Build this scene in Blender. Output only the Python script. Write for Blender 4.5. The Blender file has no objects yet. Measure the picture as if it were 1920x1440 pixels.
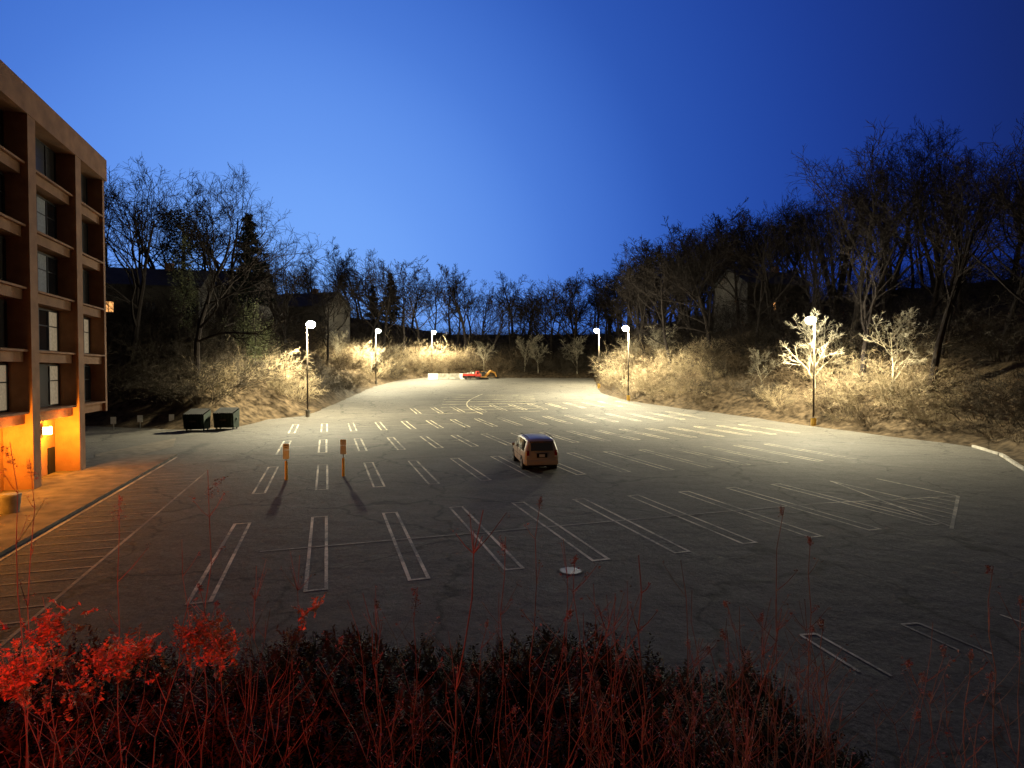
import bpy, math, random
import numpy as np
from mathutils import Vector, Matrix, geometry
random.seed(7); np.random.seed(7)
R=random.random
def rr(a,b): return a+(b-a)*random.random()
scene=bpy.context.scene
scene.view_settings.view_transform='Standard'; scene.view_settings.look='None'
scene.view_settings.exposure=0; scene.view_settings.gamma=1

# ------------------------------------------------------------ survey helpers
F=1100.0; EYE=5.6; PITCH=math.atan(25/1100)
def g(y):
    t=y-62
    return 0.055*0.5*(t+math.sqrt(t*t+90)) if y>20 else 0.055*0.5*(t+math.sqrt(t*t+90))*max(0,(y)/20)
def ray(px,py):
    a=(px-960)/F; b=-(py-720)/F
    c,s=math.cos(PITCH),math.sin(PITCH)
    return Vector((a,c+b*s,-s+b*c))
def G(px,py):
    r=ray(px,py); t=3.0
    while t<420:
        if EYE+r.z*t<=g(r.y*t): break
        t+=0.5
    lo,hi=t-0.5,t
    for _ in range(30):
        m=(lo+hi)/2
        if EYE+r.z*m<=g(r.y*m): hi=m
        else: lo=m
    return (r.x*hi,r.y*hi)

# ------------------------------------------------------------ materials
def mat(name,col,rough=0.8,metal=0.0,emit=None,es=0,spec=0.5,noise=None,bump=None):
    m=bpy.data.materials.new(name); m.use_nodes=True
    nt=m.node_tree; b=nt.nodes['Principled BSDF']
    b.inputs['Roughness'].default_value=rough; b.inputs['Metallic'].default_value=metal
    b.inputs['Specular IOR Level'].default_value=spec
    b.inputs['Base Color'].default_value=(*col,1)
    if emit: 
        b.inputs['Emission Color'].default_value=(*emit,1); b.inputs['Emission Strength'].default_value=es
    geo=nt.nodes.new('ShaderNodeNewGeometry')
    if noise:
        sc,amt=noise
        n=nt.nodes.new('ShaderNodeTexNoise'); n.inputs['Scale'].default_value=sc; n.inputs['Detail'].default_value=6
        nt.links.new(geo.outputs['Position'],n.inputs['Vector'])
        mr=nt.nodes.new('ShaderNodeMapRange'); mr.inputs[1].default_value=.3; mr.inputs[2].default_value=.7
        mr.inputs[3].default_value=1-amt; mr.inputs[4].default_value=1+amt
        nt.links.new(n.outputs['Fac'],mr.inputs[0])
        mx=nt.nodes.new('ShaderNodeVectorMath'); mx.operation='SCALE'; mx.inputs[0].default_value=col
        nt.links.new(mr.outputs[0],mx.inputs['Scale']); nt.links.new(mx.outputs[0],b.inputs['Base Color'])
    if bump:
        sc,st=bump
        n=nt.nodes.new('ShaderNodeTexNoise'); n.inputs['Scale'].default_value=sc; n.inputs['Detail'].default_value=5
        nt.links.new(geo.outputs['Position'],n.inputs['Vector'])
        bp=nt.nodes.new('ShaderNodeBump'); bp.inputs['Strength'].default_value=st; bp.inputs['Distance'].default_value=.05
        nt.links.new(n.outputs['Fac'],bp.inputs['Height']); nt.links.new(bp.outputs[0],b.inputs['Normal'])
    return m

def node(nt,t,**kw):
    n=nt.nodes.new(t)
    for k,v in kw.items(): setattr(n,k,v)
    return n
def asphalt_material():
    m=bpy.data.materials.new('asphalt_worn'); m.use_nodes=True; nt=m.node_tree; b=nt.nodes['Principled BSDF']; L=nt.links.new
    geo=node(nt,'ShaderNodeNewGeometry'); P=geo.outputs['Position']
    def noise(s,d=6,dist=0,ro=.6,vec=None):
        n=node(nt,'ShaderNodeTexNoise'); n.inputs['Scale'].default_value=s; n.inputs['Detail'].default_value=d
        n.inputs['Distortion'].default_value=dist; n.inputs['Roughness'].default_value=ro; L(vec or P,n.inputs['Vector']); return n.outputs['Fac']
    def mrange(x,a,bb,c,d):
        n=node(nt,'ShaderNodeMapRange'); n.inputs[1].default_value=a;n.inputs[2].default_value=bb;n.inputs[3].default_value=c;n.inputs[4].default_value=d
        L(x,n.inputs[0]); return n.outputs[0]
    def mul(a,bb):
        n=node(nt,'ShaderNodeMath',operation='MULTIPLY')
        for i,v in enumerate((a,bb)):
            if isinstance(v,(int,float)): n.inputs[i].default_value=v
            else: L(v,n.inputs[i])
        return n.outputs[0]
    def mix(f,a,bb):
        n=node(nt,'ShaderNodeMix',data_type='RGBA')
        L(f,n.inputs[0])
        for idx,v in ((6,a),(7,bb)):
            if isinstance(v,tuple): n.inputs[idx].default_value=(*v,1)
            else: L(v,n.inputs[idx])
        return n.outputs[2]
    big=mrange(noise(.09,6,.8),.38,.62,0,1)
    c=mix(big,(.027,.024,.020),(.066,.059,.047))
    mid=mrange(noise(.9,9,.6,.78),.38,.60,0,1)
    c2=mix(mul(mid,.75),c,(.014,.0125,.011))
    grit=mrange(noise(10,6,0,.95),.42,.62,0,.8)
    c3=mix(grit,c2,(.115,.104,.088))
    # thin streaky salt / frost, stretched along the traffic direction
    sv=node(nt,'ShaderNodeVectorMath',operation='MULTIPLY'); L(P,sv.inputs[0]); sv.inputs[1].default_value=(.35,1.1,1)
    streak=mrange(noise(.8,10,.7,.85,sv.outputs[0]),.47,.66,0,1)
    fine=mrange(noise(5,9,1.0,.95),.44,.60,0,.55)
    zone=mrange(noise(.12,3,.5),.42,.58,.2,1)
    st=mul(mul(streak,fine),zone)
    c4=mix(st,c3,(.20,.19,.175))
    # cracks
    vn=node(nt,'ShaderNodeTexNoise'); vn.inputs['Scale'].default_value=.7; vn.inputs['Detail'].default_value=5; L(P,vn.inputs['Vector'])
    va=node(nt,'ShaderNodeVectorMath',operation='MULTIPLY_ADD'); L(vn.outputs['Color'],va.inputs[0]); va.inputs[1].default_value=(2.4,2.4,0); L(P,va.inputs[2])
    vo=node(nt,'ShaderNodeTexVoronoi',feature='DISTANCE_TO_EDGE'); vo.inputs['Scale'].default_value=.15; L(va.outputs[0],vo.inputs['Vector'])
    cr=mrange(vo.outputs['Distance'],0.003,.014,.9,0)
    c5=mix(cr,c4,(.009,.008,.007))
    wet=mrange(noise(.28,8,1.3,.75),.58,.68,0,1)
    c6=mix(mul(wet,.6),c5,(.012,.011,.010))
    L(c6,b.inputs['Base Color'])
    L(mrange(wet,0,1,.90,.74),b.inputs['Roughness'])
    b.inputs['Specular IOR Level'].default_value=.25
    bp=node(nt,'ShaderNodeBump'); bp.inputs['Strength'].default_value=.8; bp.inputs['Distance'].default_value=.02
    L(noise(18,4,0,.8),bp.inputs['Height'])
    bp2=node(nt,'ShaderNodeBump'); bp2.inputs['Strength'].default_value=.6; bp2.inputs['Distance'].default_value=.15
    L(noise(.9,6),bp2.inputs['Height']); L(bp.outputs[0],bp2.inputs['Normal']); L(bp2.outputs[0],b.inputs['Normal'])
    return m
def paint_material(name,col,wear=.5):
    m=bpy.data.materials.new(name); m.use_nodes=True; nt=m.node_tree; b=nt.nodes['Principled BSDF']; L=nt.links.new
    geo=node(nt,'ShaderNodeNewGeometry')
    n=node(nt,'ShaderNodeTexNoise'); n.inputs['Scale'].default_value=5; n.inputs['Detail'].default_value=8; n.inputs['Roughness'].default_value=.8
    L(geo.outputs['Position'],n.inputs['Vector'])
    n2=node(nt,'ShaderNodeTexNoise'); n2.inputs['Scale'].default_value=.45; n2.inputs['Detail'].default_value=3
    L(geo.outputs['Position'],n2.inputs['Vector'])
    ad=node(nt,'ShaderNodeMath',operation='ADD'); L(n.outputs['Fac'],ad.inputs[0]); L(n2.outputs['Fac'],ad.inputs[1])
    mr=node(nt,'ShaderNodeMapRange'); mr.inputs[1].default_value=.70+wear*.25; mr.inputs[2].default_value=1.08+wear*.1; mr.inputs[3].default_value=1; mr.inputs[4].default_value=.1
    L(ad.outputs[0],mr.inputs[0])
    mx=node(nt,'ShaderNodeMix',data_type='RGBA'); mx.inputs[6].default_value=(.05,.046,.04,1); mx.inputs[7].default_value=(*col,1)
    L(mr.outputs[0],mx.inputs[0]); L(mx.outputs[2],b.inputs['Base Color'])
    b.inputs['Roughness'].default_value=.8
    return m
M={}
M['asphalt']=asphalt_material()
M['paint']=paint_material('worn_line_paint',(.62,.53,.34),.5)
M['spine']=paint_material('faded_line_paint',(.32,.28,.20),.4)
M['paint2']=paint_material('kerb_line_paint',(.62,.55,.38),.2)
M['ground']=mat('leaf_litter',(.050,.036,.022),.95,noise=(1.7,.75),bump=(3,1.0),spec=.05)
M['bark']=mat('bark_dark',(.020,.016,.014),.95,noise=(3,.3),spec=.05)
M['twig']=mat('twig_lamp_pale',(.19,.15,.095),.9,noise=(.9,.5),spec=.1)  # paler twig copy for bushes near lamps, lamplight put into the colour
M['twiglit']=mat('twig_lamplit',(.23,.20,.145),.9,noise=(.9,.4),spec=.15)  # pale bark copy for small trees by the lamps, lamplight painted in
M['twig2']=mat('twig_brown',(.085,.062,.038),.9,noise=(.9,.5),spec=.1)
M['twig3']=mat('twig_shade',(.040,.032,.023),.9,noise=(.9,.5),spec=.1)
M['needle']=mat('conifer_needles',(.008,.011,.008),.9,spec=.1)
M['ivy']=mat('ivy_leaves',(.075,.080,.035),.7,noise=(2,.5),spec=.3)
M['hedge']=mat('hedge_leaves',(.075,.062,.022),.7,noise=(5,.8),spec=.1)
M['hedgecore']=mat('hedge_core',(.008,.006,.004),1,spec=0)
M['redleaf']=mat('pale_dry_leaves',(.70,.34,.16),.7,noise=(6,.4),spec=.1)
M['weed']=mat('dry_weed',(.38,.25,.16),.85,noise=(4,.4),spec=.1)
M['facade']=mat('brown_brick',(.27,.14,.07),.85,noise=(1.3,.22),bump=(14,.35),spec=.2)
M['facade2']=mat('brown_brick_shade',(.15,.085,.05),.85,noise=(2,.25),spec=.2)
M['roofmat']=mat('roof_shingle',(.03,.028,.027),.9,noise=(2,.3))
M['siding']=mat('house_siding',(.045,.038,.031),.9,noise=(1,.2))
M['glass']=mat('window_glass',(.02,.025,.03),.06,spec=.9)
M['frame']=mat('window_frame_dark',(.03,.026,.024),.5)
M['curtain']=mat('window_curtain',(.36,.38,.40),.9,noise=(9,.2))
M['litcurtain']=mat('room_lit_curtain',(.35,.33,.30),.9,emit=(.9,.68,.42),es=.20,noise=(7,.3))
M['litwin']=mat('lit_window',(.3,.2,.1),.8,emit=(1,.45,.14),es=1.3)
M['concrete']=mat('concrete',(.20,.18,.15),.9,noise=(2.5,.35),bump=(20,.3),spec=.2)
M['walk']=mat('sidewalk_concrete',(.11,.092,.07),.9,noise=(1.5,.45),bump=(20,.3),spec=.15)
M['kerb']=mat('kerb_concrete',(.30,.28,.24),.9,noise=(1.5,.4),spec=.2)
M['pole']=mat('pole_bronze',(.05,.036,.023),.6,metal=.0,spec=.3)
M['yellow']=mat('yellow_paint',(.60,.36,.05),.6,noise=(5,.2))
M['white']=mat('white_enamel',(.7,.68,.62),.5,noise=(5,.12))
M['lens']=mat('lamp_lens',(.9,.9,.8),.3,emit=(1,.95,.70),es=1500)
M['slens']=mat('sconce_lens',(.9,.6,.2),.3,emit=(1,.58,.10),es=30)
M['body']=mat('van_paint_champagne',(.46,.41,.33),.38,metal=.1,spec=.35)
M['black']=mat('black_plastic',(.012,.012,.012),.8,spec=.2)
M['tyre']=mat('tyre_rubber',(.02,.02,.02),.85)
M['rim']=mat('wheel_rim',(.4,.4,.4),.35,metal=.8)
M['tail']=mat('tail_lamp_red',(.30,.015,.012),.2)
M['dump']=mat('dumpster_green',(.008,.018,.011),.7,noise=(3,.3),spec=.2)
M['red']=mat('machine_red',(.50,.035,.02),.5)
M['brick']=mat('column_brick',(.16,.08,.055),.9,noise=(8,.35))
M['orangeplastic']=mat('machine_yellow',(.55,.27,.05),.5,noise=(3,.2))

# ------------------------------------------------------------ mesh builder
class MB:
    def __init__(s): s.v=[];s.f=[];s.m=[];s.mats=[]
    def mi(s,k):
        if k not in s.mats: s.mats.append(k)
        return s.mats.index(k)
    def add(s,vs,fs,k):
        o=len(s.v); s.v.extend(vs); i=s.mi(k)
        for f in fs: s.f.append(tuple(o+a for a in f)); s.m.append(i)
    def box(s,x0,x1,y0,y1,z0,z1,k,T=None,taper=0):
        t=taper
        vs=[(x0,y0,z0),(x1,y0,z0),(x1,y1,z0),(x0,y1,z0),(x0+t,y0+t,z1),(x1-t,y0+t,z1),(x1-t,y1-t,z1),(x0+t,y1-t,z1)]
        if T: vs=[T(*p) for p in vs]
        s.add(vs,[(0,3,2,1),(4,5,6,7),(0,1,5,4),(1,2,6,5),(2,3,7,6),(3,0,4,7)],k)
    def tube(s,pts,rad,n,k,cap=False):
        o=len(s.v); N=len(pts)
        for i,p in enumerate(pts):
            a=pts[max(0,i-1)]; b=pts[min(N-1,i+1)]
            dx,dy,dz=b[0]-a[0],b[1]-a[1],b[2]-a[2]
            l=math.sqrt(dx*dx+dy*dy+dz*dz)+1e-9; dx/=l;dy/=l;dz/=l
            if abs(dz)<.9: ux,uy,uz=-dy,dx,0
            else: ux,uy,uz=0,-dz,dy
            l=math.sqrt(ux*ux+uy*uy+uz*uz); ux/=l;uy/=l;uz/=l
            wx,wy,wz=dy*uz-dz*uy,dz*ux-dx*uz,dx*uy-dy*ux
            for j in range(n):
                t=2*math.pi*j/n; c=math.cos(t)*rad[i]; q=math.sin(t)*rad[i]
                s.v.append((p[0]+ux*c+wx*q,p[1]+uy*c+wy*q,p[2]+uz*c+wz*q))
        k=s.mi(k)
        for i in range(N-1):
            for j in range(n):
                j2=(j+1)%n
                s.f.append((o+i*n+j,o+i*n+j2,o+(i+1)*n+j2,o+(i+1)*n+j)); s.m.append(k)
        if cap:
            s.f.append(tuple(o+j for j in reversed(range(n)))); s.m.append(k)
            s.f.append(tuple(o+(N-1)*n+j for j in range(n))); s.m.append(k)
    def mesh(s,name):
        me=bpy.data.meshes.new(name); me.from_pydata(s.v,[],s.f)
        for k in s.mats: me.materials.append(M[k])
        me.polygons.foreach_set('material_index',s.m); me.update(); return me
    def obj(s,name,parent=None,loc=None,rot=None,smooth=False,bevel=0):
        me=s.mesh(name); ob=bpy.data.objects.new(name,me); scene.collection.objects.link(ob)
        if parent: ob.parent=parent
        if loc: ob.location=loc
        if rot: ob.rotation_euler=rot
        if smooth: me.polygons.foreach_set('use_smooth',[True]*len(me.polygons))
        if bevel:
            bv=ob.modifiers.new('b','BEVEL'); bv.width=bevel; bv.segments=2; bv.limit_method='ANGLE'
        return ob
def inst(me,name,loc,rz=0,sc=(1,1,1),parent=None):
    ob=bpy.data.objects.new(name,me); scene.collection.objects.link(ob)
    ob.location=loc; ob.rotation_euler=(rr(-.06,.06),rr(-.06,.06),rz); ob.scale=sc
    if parent: ob.parent=parent
    return ob
def empty(name,loc=(0,0,0),rz=0):
    e=bpy.data.objects.new(name,None); scene.collection.objects.link(e); e.location=loc; e.rotation_euler=(0,0,rz); e.empty_display_size=.1; return e

# ------------------------------------------------------------ lot outline
left=[(190,800),(340,806),(440,802),(500,787),(577,779),(640,752),(700,725),(745,714),(795,708.5)]
right=[(1112,709),(1118,722),(1128,737),(1180,752),(1300,769),(1420,784),(1520,799),(1620,812),(1740,827),(1820,838),(1870,853),(1920,884)]
Lp=[G(*p) for p in left]; Rp=[G(*p) for p in right]
poly=[(-55,6.5),(-55,60)]+[Lp[0]]+Lp[1:]+Rp+[(31,22),(33,14),(34,6.5)]
ext=list(poly); ext[0]=(-55,-120); ext[-1]=(34,-120)
EX=np.array(ext)
def sdist(x,y):
    x=np.atleast_1d(np.asarray(x,float)); y=np.atleast_1d(np.asarray(y,float))
    d=np.full(x.shape,1e9); ins=np.zeros(x.shape,bool)
    n=len(EX)
    for i in range(n):
        ax,ay=EX[i]; bx,by=EX[(i+1)%n]
        ex,ey=bx-ax,by-ay
        t=np.clip(((x-ax)*ex+(y-ay)*ey)/(ex*ex+ey*ey),0,1)
        d=np.minimum(d,np.hypot(x-ax-t*ex,y-ay-t*ey))
        c=((ay>y)!=(by>y))&(x<(bx-ax)*(y-ay)/(by-ay+1e-12)+ax)
        ins^=c
    return np.where(ins,-d,d)
def ss(a,b,x):
    t=np.clip((x-a)/(b-a),0,1); return t*t*(3-2*t)
def gv(y):
    t=y-62; base=.0275*(t+np.sqrt(t*t+90)); return np.where(y>20,base,base*np.clip(y/20,0,1))
def Hn(x,y):
    x=np.atleast_1d(np.asarray(x,float)); y=np.atleast_1d(np.asarray(y,float))
    d=sdist(x,y); base=gv(np.minimum(y,150))
    wb=ss(105,150,y)*(1-ss(25,70,np.abs(x-5)))
    sl=np.where(x<0,.85,.70); cap=np.where(x<0,20.,21.)
    sl=sl*(1-wb)+.34*wb; cap=cap*(1-wb)+17*wb
    dd=np.maximum(0,d-1.2)
    bank=cap*(1-np.exp(-dd*sl/cap))
    bump=.35*np.sin(x*.31+1)*np.sin(y*.27)+.18*np.sin(x*.9+y*.5)+.1*np.sin(x*1.7-y*1.3)
    z=base+bank+bump*np.clip(dd/4,0,1)
    z=np.where(d<0,base+np.maximum(-.4,d*.3),z)
    near=np.clip((7-y)/5.5,0,1); near=3.9*near
    return np.maximum(z,near)
def H(x,y): return float(Hn(x,y)[0])

xs=np.concatenate([[-900,-650,-450,-320,-240,-190],np.arange(-160,160.1,1.6),[190,240,320,450,650,900]])
ys=np.concatenate([[-600,-300,-120,-50],np.arange(-20,12,.8),np.arange(12,260,1.6),[275,300,350,430,600,900,1300]])
X,Y=np.meshgrid(xs,ys); Z=Hn(X.ravel(),Y.ravel())
nx,ny=len(xs),len(ys)
V=np.stack([X.ravel(),Y.ravel(),Z],1)
I=(np.arange(ny-1)[:,None]*nx+np.arange(nx-1)[None,:]).ravel()
Fc=np.stack([I,I+1,I+nx+1,I+nx],1)
me=bpy.data.meshes.new('ground'); me.from_pydata(V.tolist(),[],Fc.tolist()); me.materials.append(M['ground'])
me.polygons.foreach_set('use_smooth',[True]*len(me.polygons))
ob=bpy.data.objects.new('ground',me); scene.collection.objects.link(ob)

# asphalt sheet
bd=[]
for i in range(len(poly)):
    a=poly[i]; b=poly[(i+1)%len(poly)]; n=max(1,int(math.dist(a,b)/1.6))
    for k in range(n):
        t=k/n; jx=rr(-.2,.2) if k else 0; bd.append(Vector((a[0]+(b[0]-a[0])*t+jx,a[1]+(b[1]-a[1])*t+jx)))
nb=len(bd)
gx,gy=np.meshgrid(np.arange(-56,60,1.6),np.arange(7,140,1.6))
gx=gx.ravel();gy=gy.ravel(); dd=sdist(gx,gy); k=(dd<-.7)&(gy>7.2)
pts=bd+[Vector((a,b)) for a,b in zip(gx[k],gy[k])]
r=geometry.delaunay_2d_cdt(pts,[],[list(range(nb))],1,1e-4)
vv=[(p.x,p.y,g(p.y)+.012) for p in r[0]]
me=bpy.data.meshes.new('parking_lot'); me.from_pydata(vv,[],[tuple(f) for f in r[2]]); me.materials.append(M['asphalt'])
me.polygons.foreach_set('use_smooth',[True]*len(me.polygons))
me.validate()
lot=bpy.data.objects.new('parking_lot',me); scene.collection.objects.link(lot)
if me.polygons and me.polygons[0].normal.z<0: me.flip_normals()

# ------------------------------------------------------------ markings
DU=Vector((-.301,.954)); DV=Vector((.954,.301)); DU.normalize(); DV.normalize()
def W(u,v): p=DU*u+DV*v; return (p.x,p.y)
mk=MB()
def line(a,b,w=.10,k='paint',lift=.020):
    L=math.dist(a,b); n=max(1,int(L/1.2)); dx,dy=(b[0]-a[0])/L,(b[1]-a[1])/L; vs=[];fs=[]
    for i in range(n+1):
        t=i/n; x=a[0]+(b[0]-a[0])*t; y=a[1]+(b[1]-a[1])*t; ww=w*rr(.85,1.1)
        for s in (-1,1):
            xx=x-dy*ww/2*s; yy=y+dx*ww/2*s; vs.append((xx,yy,g(yy)+lift))
    for i in range(n): fs.append((2*i,2*i+2,2*i+3,2*i+1))
    mk.add(vs,fs,k)
def hair(v,u0,u1,gap=.50):
    v+=rr(-.05,.05); u0+=rr(-.12,.12); u1+=rr(-.12,.12); ww=.10 if u0<40 else .13
    line(W(u0,v-gap/2),W(u1,v-gap/2),ww); line(W(u0,v+gap/2),W(u1,v+gap/2),ww)
    line(W(u1+.05,v-gap/2-.05),W(u1+.05,v+gap/2+.05),lift=.022)
    line(W(u0-.05,v-gap/2-.05),W(u0-.05,v+gap/2+.05),lift=.022)
def inside(v,u,m=-1.5):
    x,y=W(u,v); return sdist(x,y)[0]<m
for k in range(-1,9): hair(-.3+2.65*k,15.6,23.2)
line(W(19.4,-2.0),W(19.4,20),.08,'spine',lift=.026)
line(W(14.9,20.9),W(18.7,26.6),.12); line(W(18.7,26.6),W(23.0,26.9),.12); line(W(19.4,20),W(18.7,26.6),.09)
line(W(23.2,24.1),W(19,24.0),.1);line(W(23.2,24.1),W(15.2,21.2),.1,lift=.024)
for t in np.linspace(.12,.9,7):
    line(W(14.9+3.8*t,20.9+5.7*t),W(19.3-.5*t,20.8+5.6*t),.08,lift=.028)
for (u0,u1,k0,k1) in ((28.6,36.2,-1,13),(41.5,49.0,-1,16),(55.,62.3,-1,19),(69,75.5,4,19)):
    for k in range(k0,k1):
        v=-.3+2.65*k
        if inside(v,u0) and inside(v,u1): hair(v,u0,u1)
    um=(u0+u1)/2
    ks=[k for k in range(k0,k1) if inside(-.3+2.65*k,um)]
    if ks and u0>30: line(W(um,-.3+2.65*ks[0]),W(um,-.3+2.65*ks[-1]),.09,'spine',lift=.026)
for a,b in (((1500,1192),(1612,1262)),((1530,1190),(1672,1270)),((1690,1172),(1800,1222)),((1722,1170),(1860,1228)),((1875,1154),(1990,1195)),((1500,1192),(1530,1190)),((1690,1172),(1722,1170))):
    line(G(*a),G(*b),.07,'paint',lift=.024)
a0,a1=G(835,741),G(1000,741); b0,b1=G(822,776),G(1012,771)
for t in np.linspace(0,1,8):
    A=(a0[0]+(b0[0]-a0[0])*t,a0[1]+(b0[1]-a0[1])*t);B=(a1[0]+(b1[0]-a1[0])*t,a1[1]+(b1[1]-a1[1])*t)
    line(A,B,.2)
prev=None
for t in np.linspace(0,1,14):
    p=G(905-30*math.sin(t*math.pi),739+38*t)
    if prev: line(prev,p,.16,lift=.026)
    prev=p
BX0=Vector((-23.7,32.1))
def BW(u,n): p=BX0+DU*u+DV*n; return (p.x,p.y)
line(BW(-26,6.6),BW(-2,6.6),.09,'spine')
for u in np.arange(-26,-2,.95): line(BW(u,4.0),BW(u,6.6),.07,'spine',lift=.024)
line(BW(-30,3.75),BW(4.5,3.75),.13,'paint2',lift=.024)
mk.obj('parking_line_markings')

mh=MB(); mx,my=G(1070,1071)
for (r0,r1,k,z) in ((0,.30,'frame',.026),(.30,.35,'walk',.030)):
    z+=g(my); n=28; vs=[(mx+math.cos(2*math.pi*i/n)*q,my+math.sin(2*math.pi*i/n)*q,z) for i in range(n) for q in (r0,r1)]
    mh.add(vs,[(2*i,2*i+1,(2*i+3)%(2*n),(2*i+2)%(2*n)) for i in range(n)],k)
mh.obj('manhole_cover')

# ------------------------------------------------------------ building
bld=empty('brick_building')
T=lambda u,n,z:(*BW(u,n),z)
w=MB()
U0=-40; PU=[0-5.35*i for i in range(0,8)]
core=MB(); 
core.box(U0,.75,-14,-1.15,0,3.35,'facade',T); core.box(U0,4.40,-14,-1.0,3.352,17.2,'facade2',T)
core.obj('walls',bld)
for p in PU: w.box(p,p+.75,-1.4,0,0,17.5,'facade',T)
w.box(U0,4.72,-1.5,.03,17.3,18.6,'facade',T)
w.box(U0,4.72,-14,-1.5,17.2,18.55,'roofmat',T)
w.box(4.40,4.70,-14,-.12,3.1,17.3,'facade',T)
w.obj('piers_and_parapet',bld)
sp=MB(); win=MB()
fl=[3.2+2.85*i for i in range(6)]
bays=[(PU[i+1]+.75,PU[i]) for i in range(len(PU)-1)]+[(.75,4.40)]
for bi,(a,b) in enumerate(bays):
    for z in fl[:6]:
        if z>17: continue
        sp.box(a,b,-1.05,-.30,z-.05,z+.42,'facade',T)
        sp.box(a,b,-1.05,-.12,z+.42,z+.52,'facade',T)
    for i,z in enumerate(fl[:5]):
        z0=z+.54; z1=z+2.72
        wd=b-a
        win.box(a+.02,b-.02,-.985,-.90,z1-.08,z1,'frame',T); win.box(a+.02,b-.02,-.985,-.90,z0,z0+.08,'frame',T)
        n=4
        for q in range(n+1):
            uu=a+.02+(wd-.12)*q/n
            win.box(uu,uu+.08,-.99,-.89,z0+.08,z1-.08,'frame',T)
        for q in range(n):
            ua=a+.1+(wd-.12)*q/n; ub=a+.02+(wd-.12)*(q+1)/n
            mt='curtain' if (q==1 or (q==2 and R()<.4)) else ('glass' if R()<.4 else 'frame')
            if i<2 and q in (1,3) and (R()<.8): mt='litcurtain'
            win.box(ua,ub,-.99,-.94,z0+.08,z1-.08,mt,T)
            win.box(ua,ub,-.938,-.925,z0+1.3,z0+1.36,'frame',T)
sp.obj('floor_ledges',bld); win.obj('windows',bld)
lo=MB()
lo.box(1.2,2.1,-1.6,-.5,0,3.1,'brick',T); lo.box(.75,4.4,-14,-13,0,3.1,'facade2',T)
lo.box(3.6,4.3,-9,-8.2,0,3.1,'brick',T)
lo.box(-3.6,-2.3,-1.16,-1.10,.1,2.3,'frame',T); lo.box(-3.5,-2.4,-1.12,-1.07,.2,2.2,'black',T)
lo.box(-.95,-.15,-1.16,-1.10,.1,1.5,'black',T)
lo.obj('ground_floor_doors_and_columns',bld)
def sconce(u,P,n=-1.1,z=2.5):
    s=MB()
    s.box(u-.12,u+.12,n-.04,n+.06,z-.2,z+.22,'frame',T)
    s.box(u-.16,u+.16,n+.06,n+.36,z+.20,z+.25,'frame',T)
    s.box(u-.15,u+.15,n+.08,n+.38,z-.20,z+.198,'slens',T)
    s.obj('wall_lamp',bld)
    l=bpy.data.lights.new('wall_lamp_light','POINT'); l.energy=P; l.color=(1,.35,.028); l.shadow_soft_size=.16
    o=bpy.data.objects.new('wall_lamp_light',l); scene.collection.objects.link(o); o.parent=bld; o.location=(*BW(u,n+.85),z+.05)
sconce(-1.6,1100); sconce(-6.9,850); sconce(-12.3,850); sconce(-17.6,700)

sw=MB(); sw.box(-40,5.5,-1.1,3.4,-.2,.13,'walk',T); sw.box(-40,5.5,3.402,3.55,-.2,.145,'walk',T)
sw.obj('sidewalk')
sw=MB(); 
c=[G(178,852),G(330,822),G(325,838),G(178,874)]
sw.add([(x,y,g(y)+.03) for x,y in c],[(0,1,2,3)],'walk'); sw.obj('concrete_pavement')
pl=MB(); pl.tube([(0,0,0),(0,0,.1),(0,0,.62),(0,0,.7),(0,0,.66)],[.30,.33,.38,.40,.33],16,'concrete')
p=BW(-10.4,1.2); pl.obj('concrete_planter',loc=(p[0],p[1],.13),smooth=True)

# ------------------------------------------------------------ vegetation generators
def norm(v):
    l=math.sqrt(v[0]**2+v[1]**2+v[2]**2)+1e-9; return (v[0]/l,v[1]/l,v[2]/l)
def grow(mb,p,d,L,r,lev,maxlev,cfg,k):
    segs=cfg['segs'][lev]; pts=[p]; rad=[r]; dirs=[d]
    wig=cfg['wig'][lev]; up=cfg['up'][lev]
    end=cfg['end'][lev]
    for i in range(segs):
        d=norm((d[0]+rr(-wig,wig),d[1]+rr(-wig,wig),d[2]+rr(-wig,wig)+up))
        p=(p[0]+d[0]*L/segs,p[1]+d[1]*L/segs,p[2]+d[2]*L/segs)
        pts.append(p); rad.append(r*(1-(1-end)*(i+1)/segs)); dirs.append(d)
    mb.tube(pts,rad,cfg['sides'][lev],k)
    if lev<maxlev:
        n=cfg['n'][lev]
        for c in range(n):
            t=cfg['start'][lev]+(1-cfg['start'][lev])*(c+R()*.8)/n; t=min(t,.999)
            i=int(t*segs); f=t*segs-i
            q=tuple(pts[i][a]+(pts[i+1][a]-pts[i][a])*f for a in range(3))
            dd=dirs[i+1]; sp=rr(*cfg['spread'][lev]); az=rr(0,6.283)
            u=norm((-dd[1],dd[0],0.001)) if abs(dd[2])<.95 else (1,0,0)
            wv=(dd[1]*u[2]-dd[2]*u[1],dd[2]*u[0]-dd[0]*u[2],dd[0]*u[1]-dd[1]*u[0])
            ca,sa=math.cos(az),math.sin(az); s,cc=math.sin(sp),math.cos(sp)
            nd=norm(tuple(dd[a]*cc+(u[a]*ca+wv[a]*sa)*s for a in range(3)))
            rl=rad[i]+(rad[i+1]-rad[i])*f
            grow(mb,q,nd,L*rr(*cfg['len'][lev])*(1.2-.6*t if lev==0 else 1-.35*t),max(rl*cfg['rr'][lev],cfg['minr']),lev+1,maxlev,cfg,k)
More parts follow.
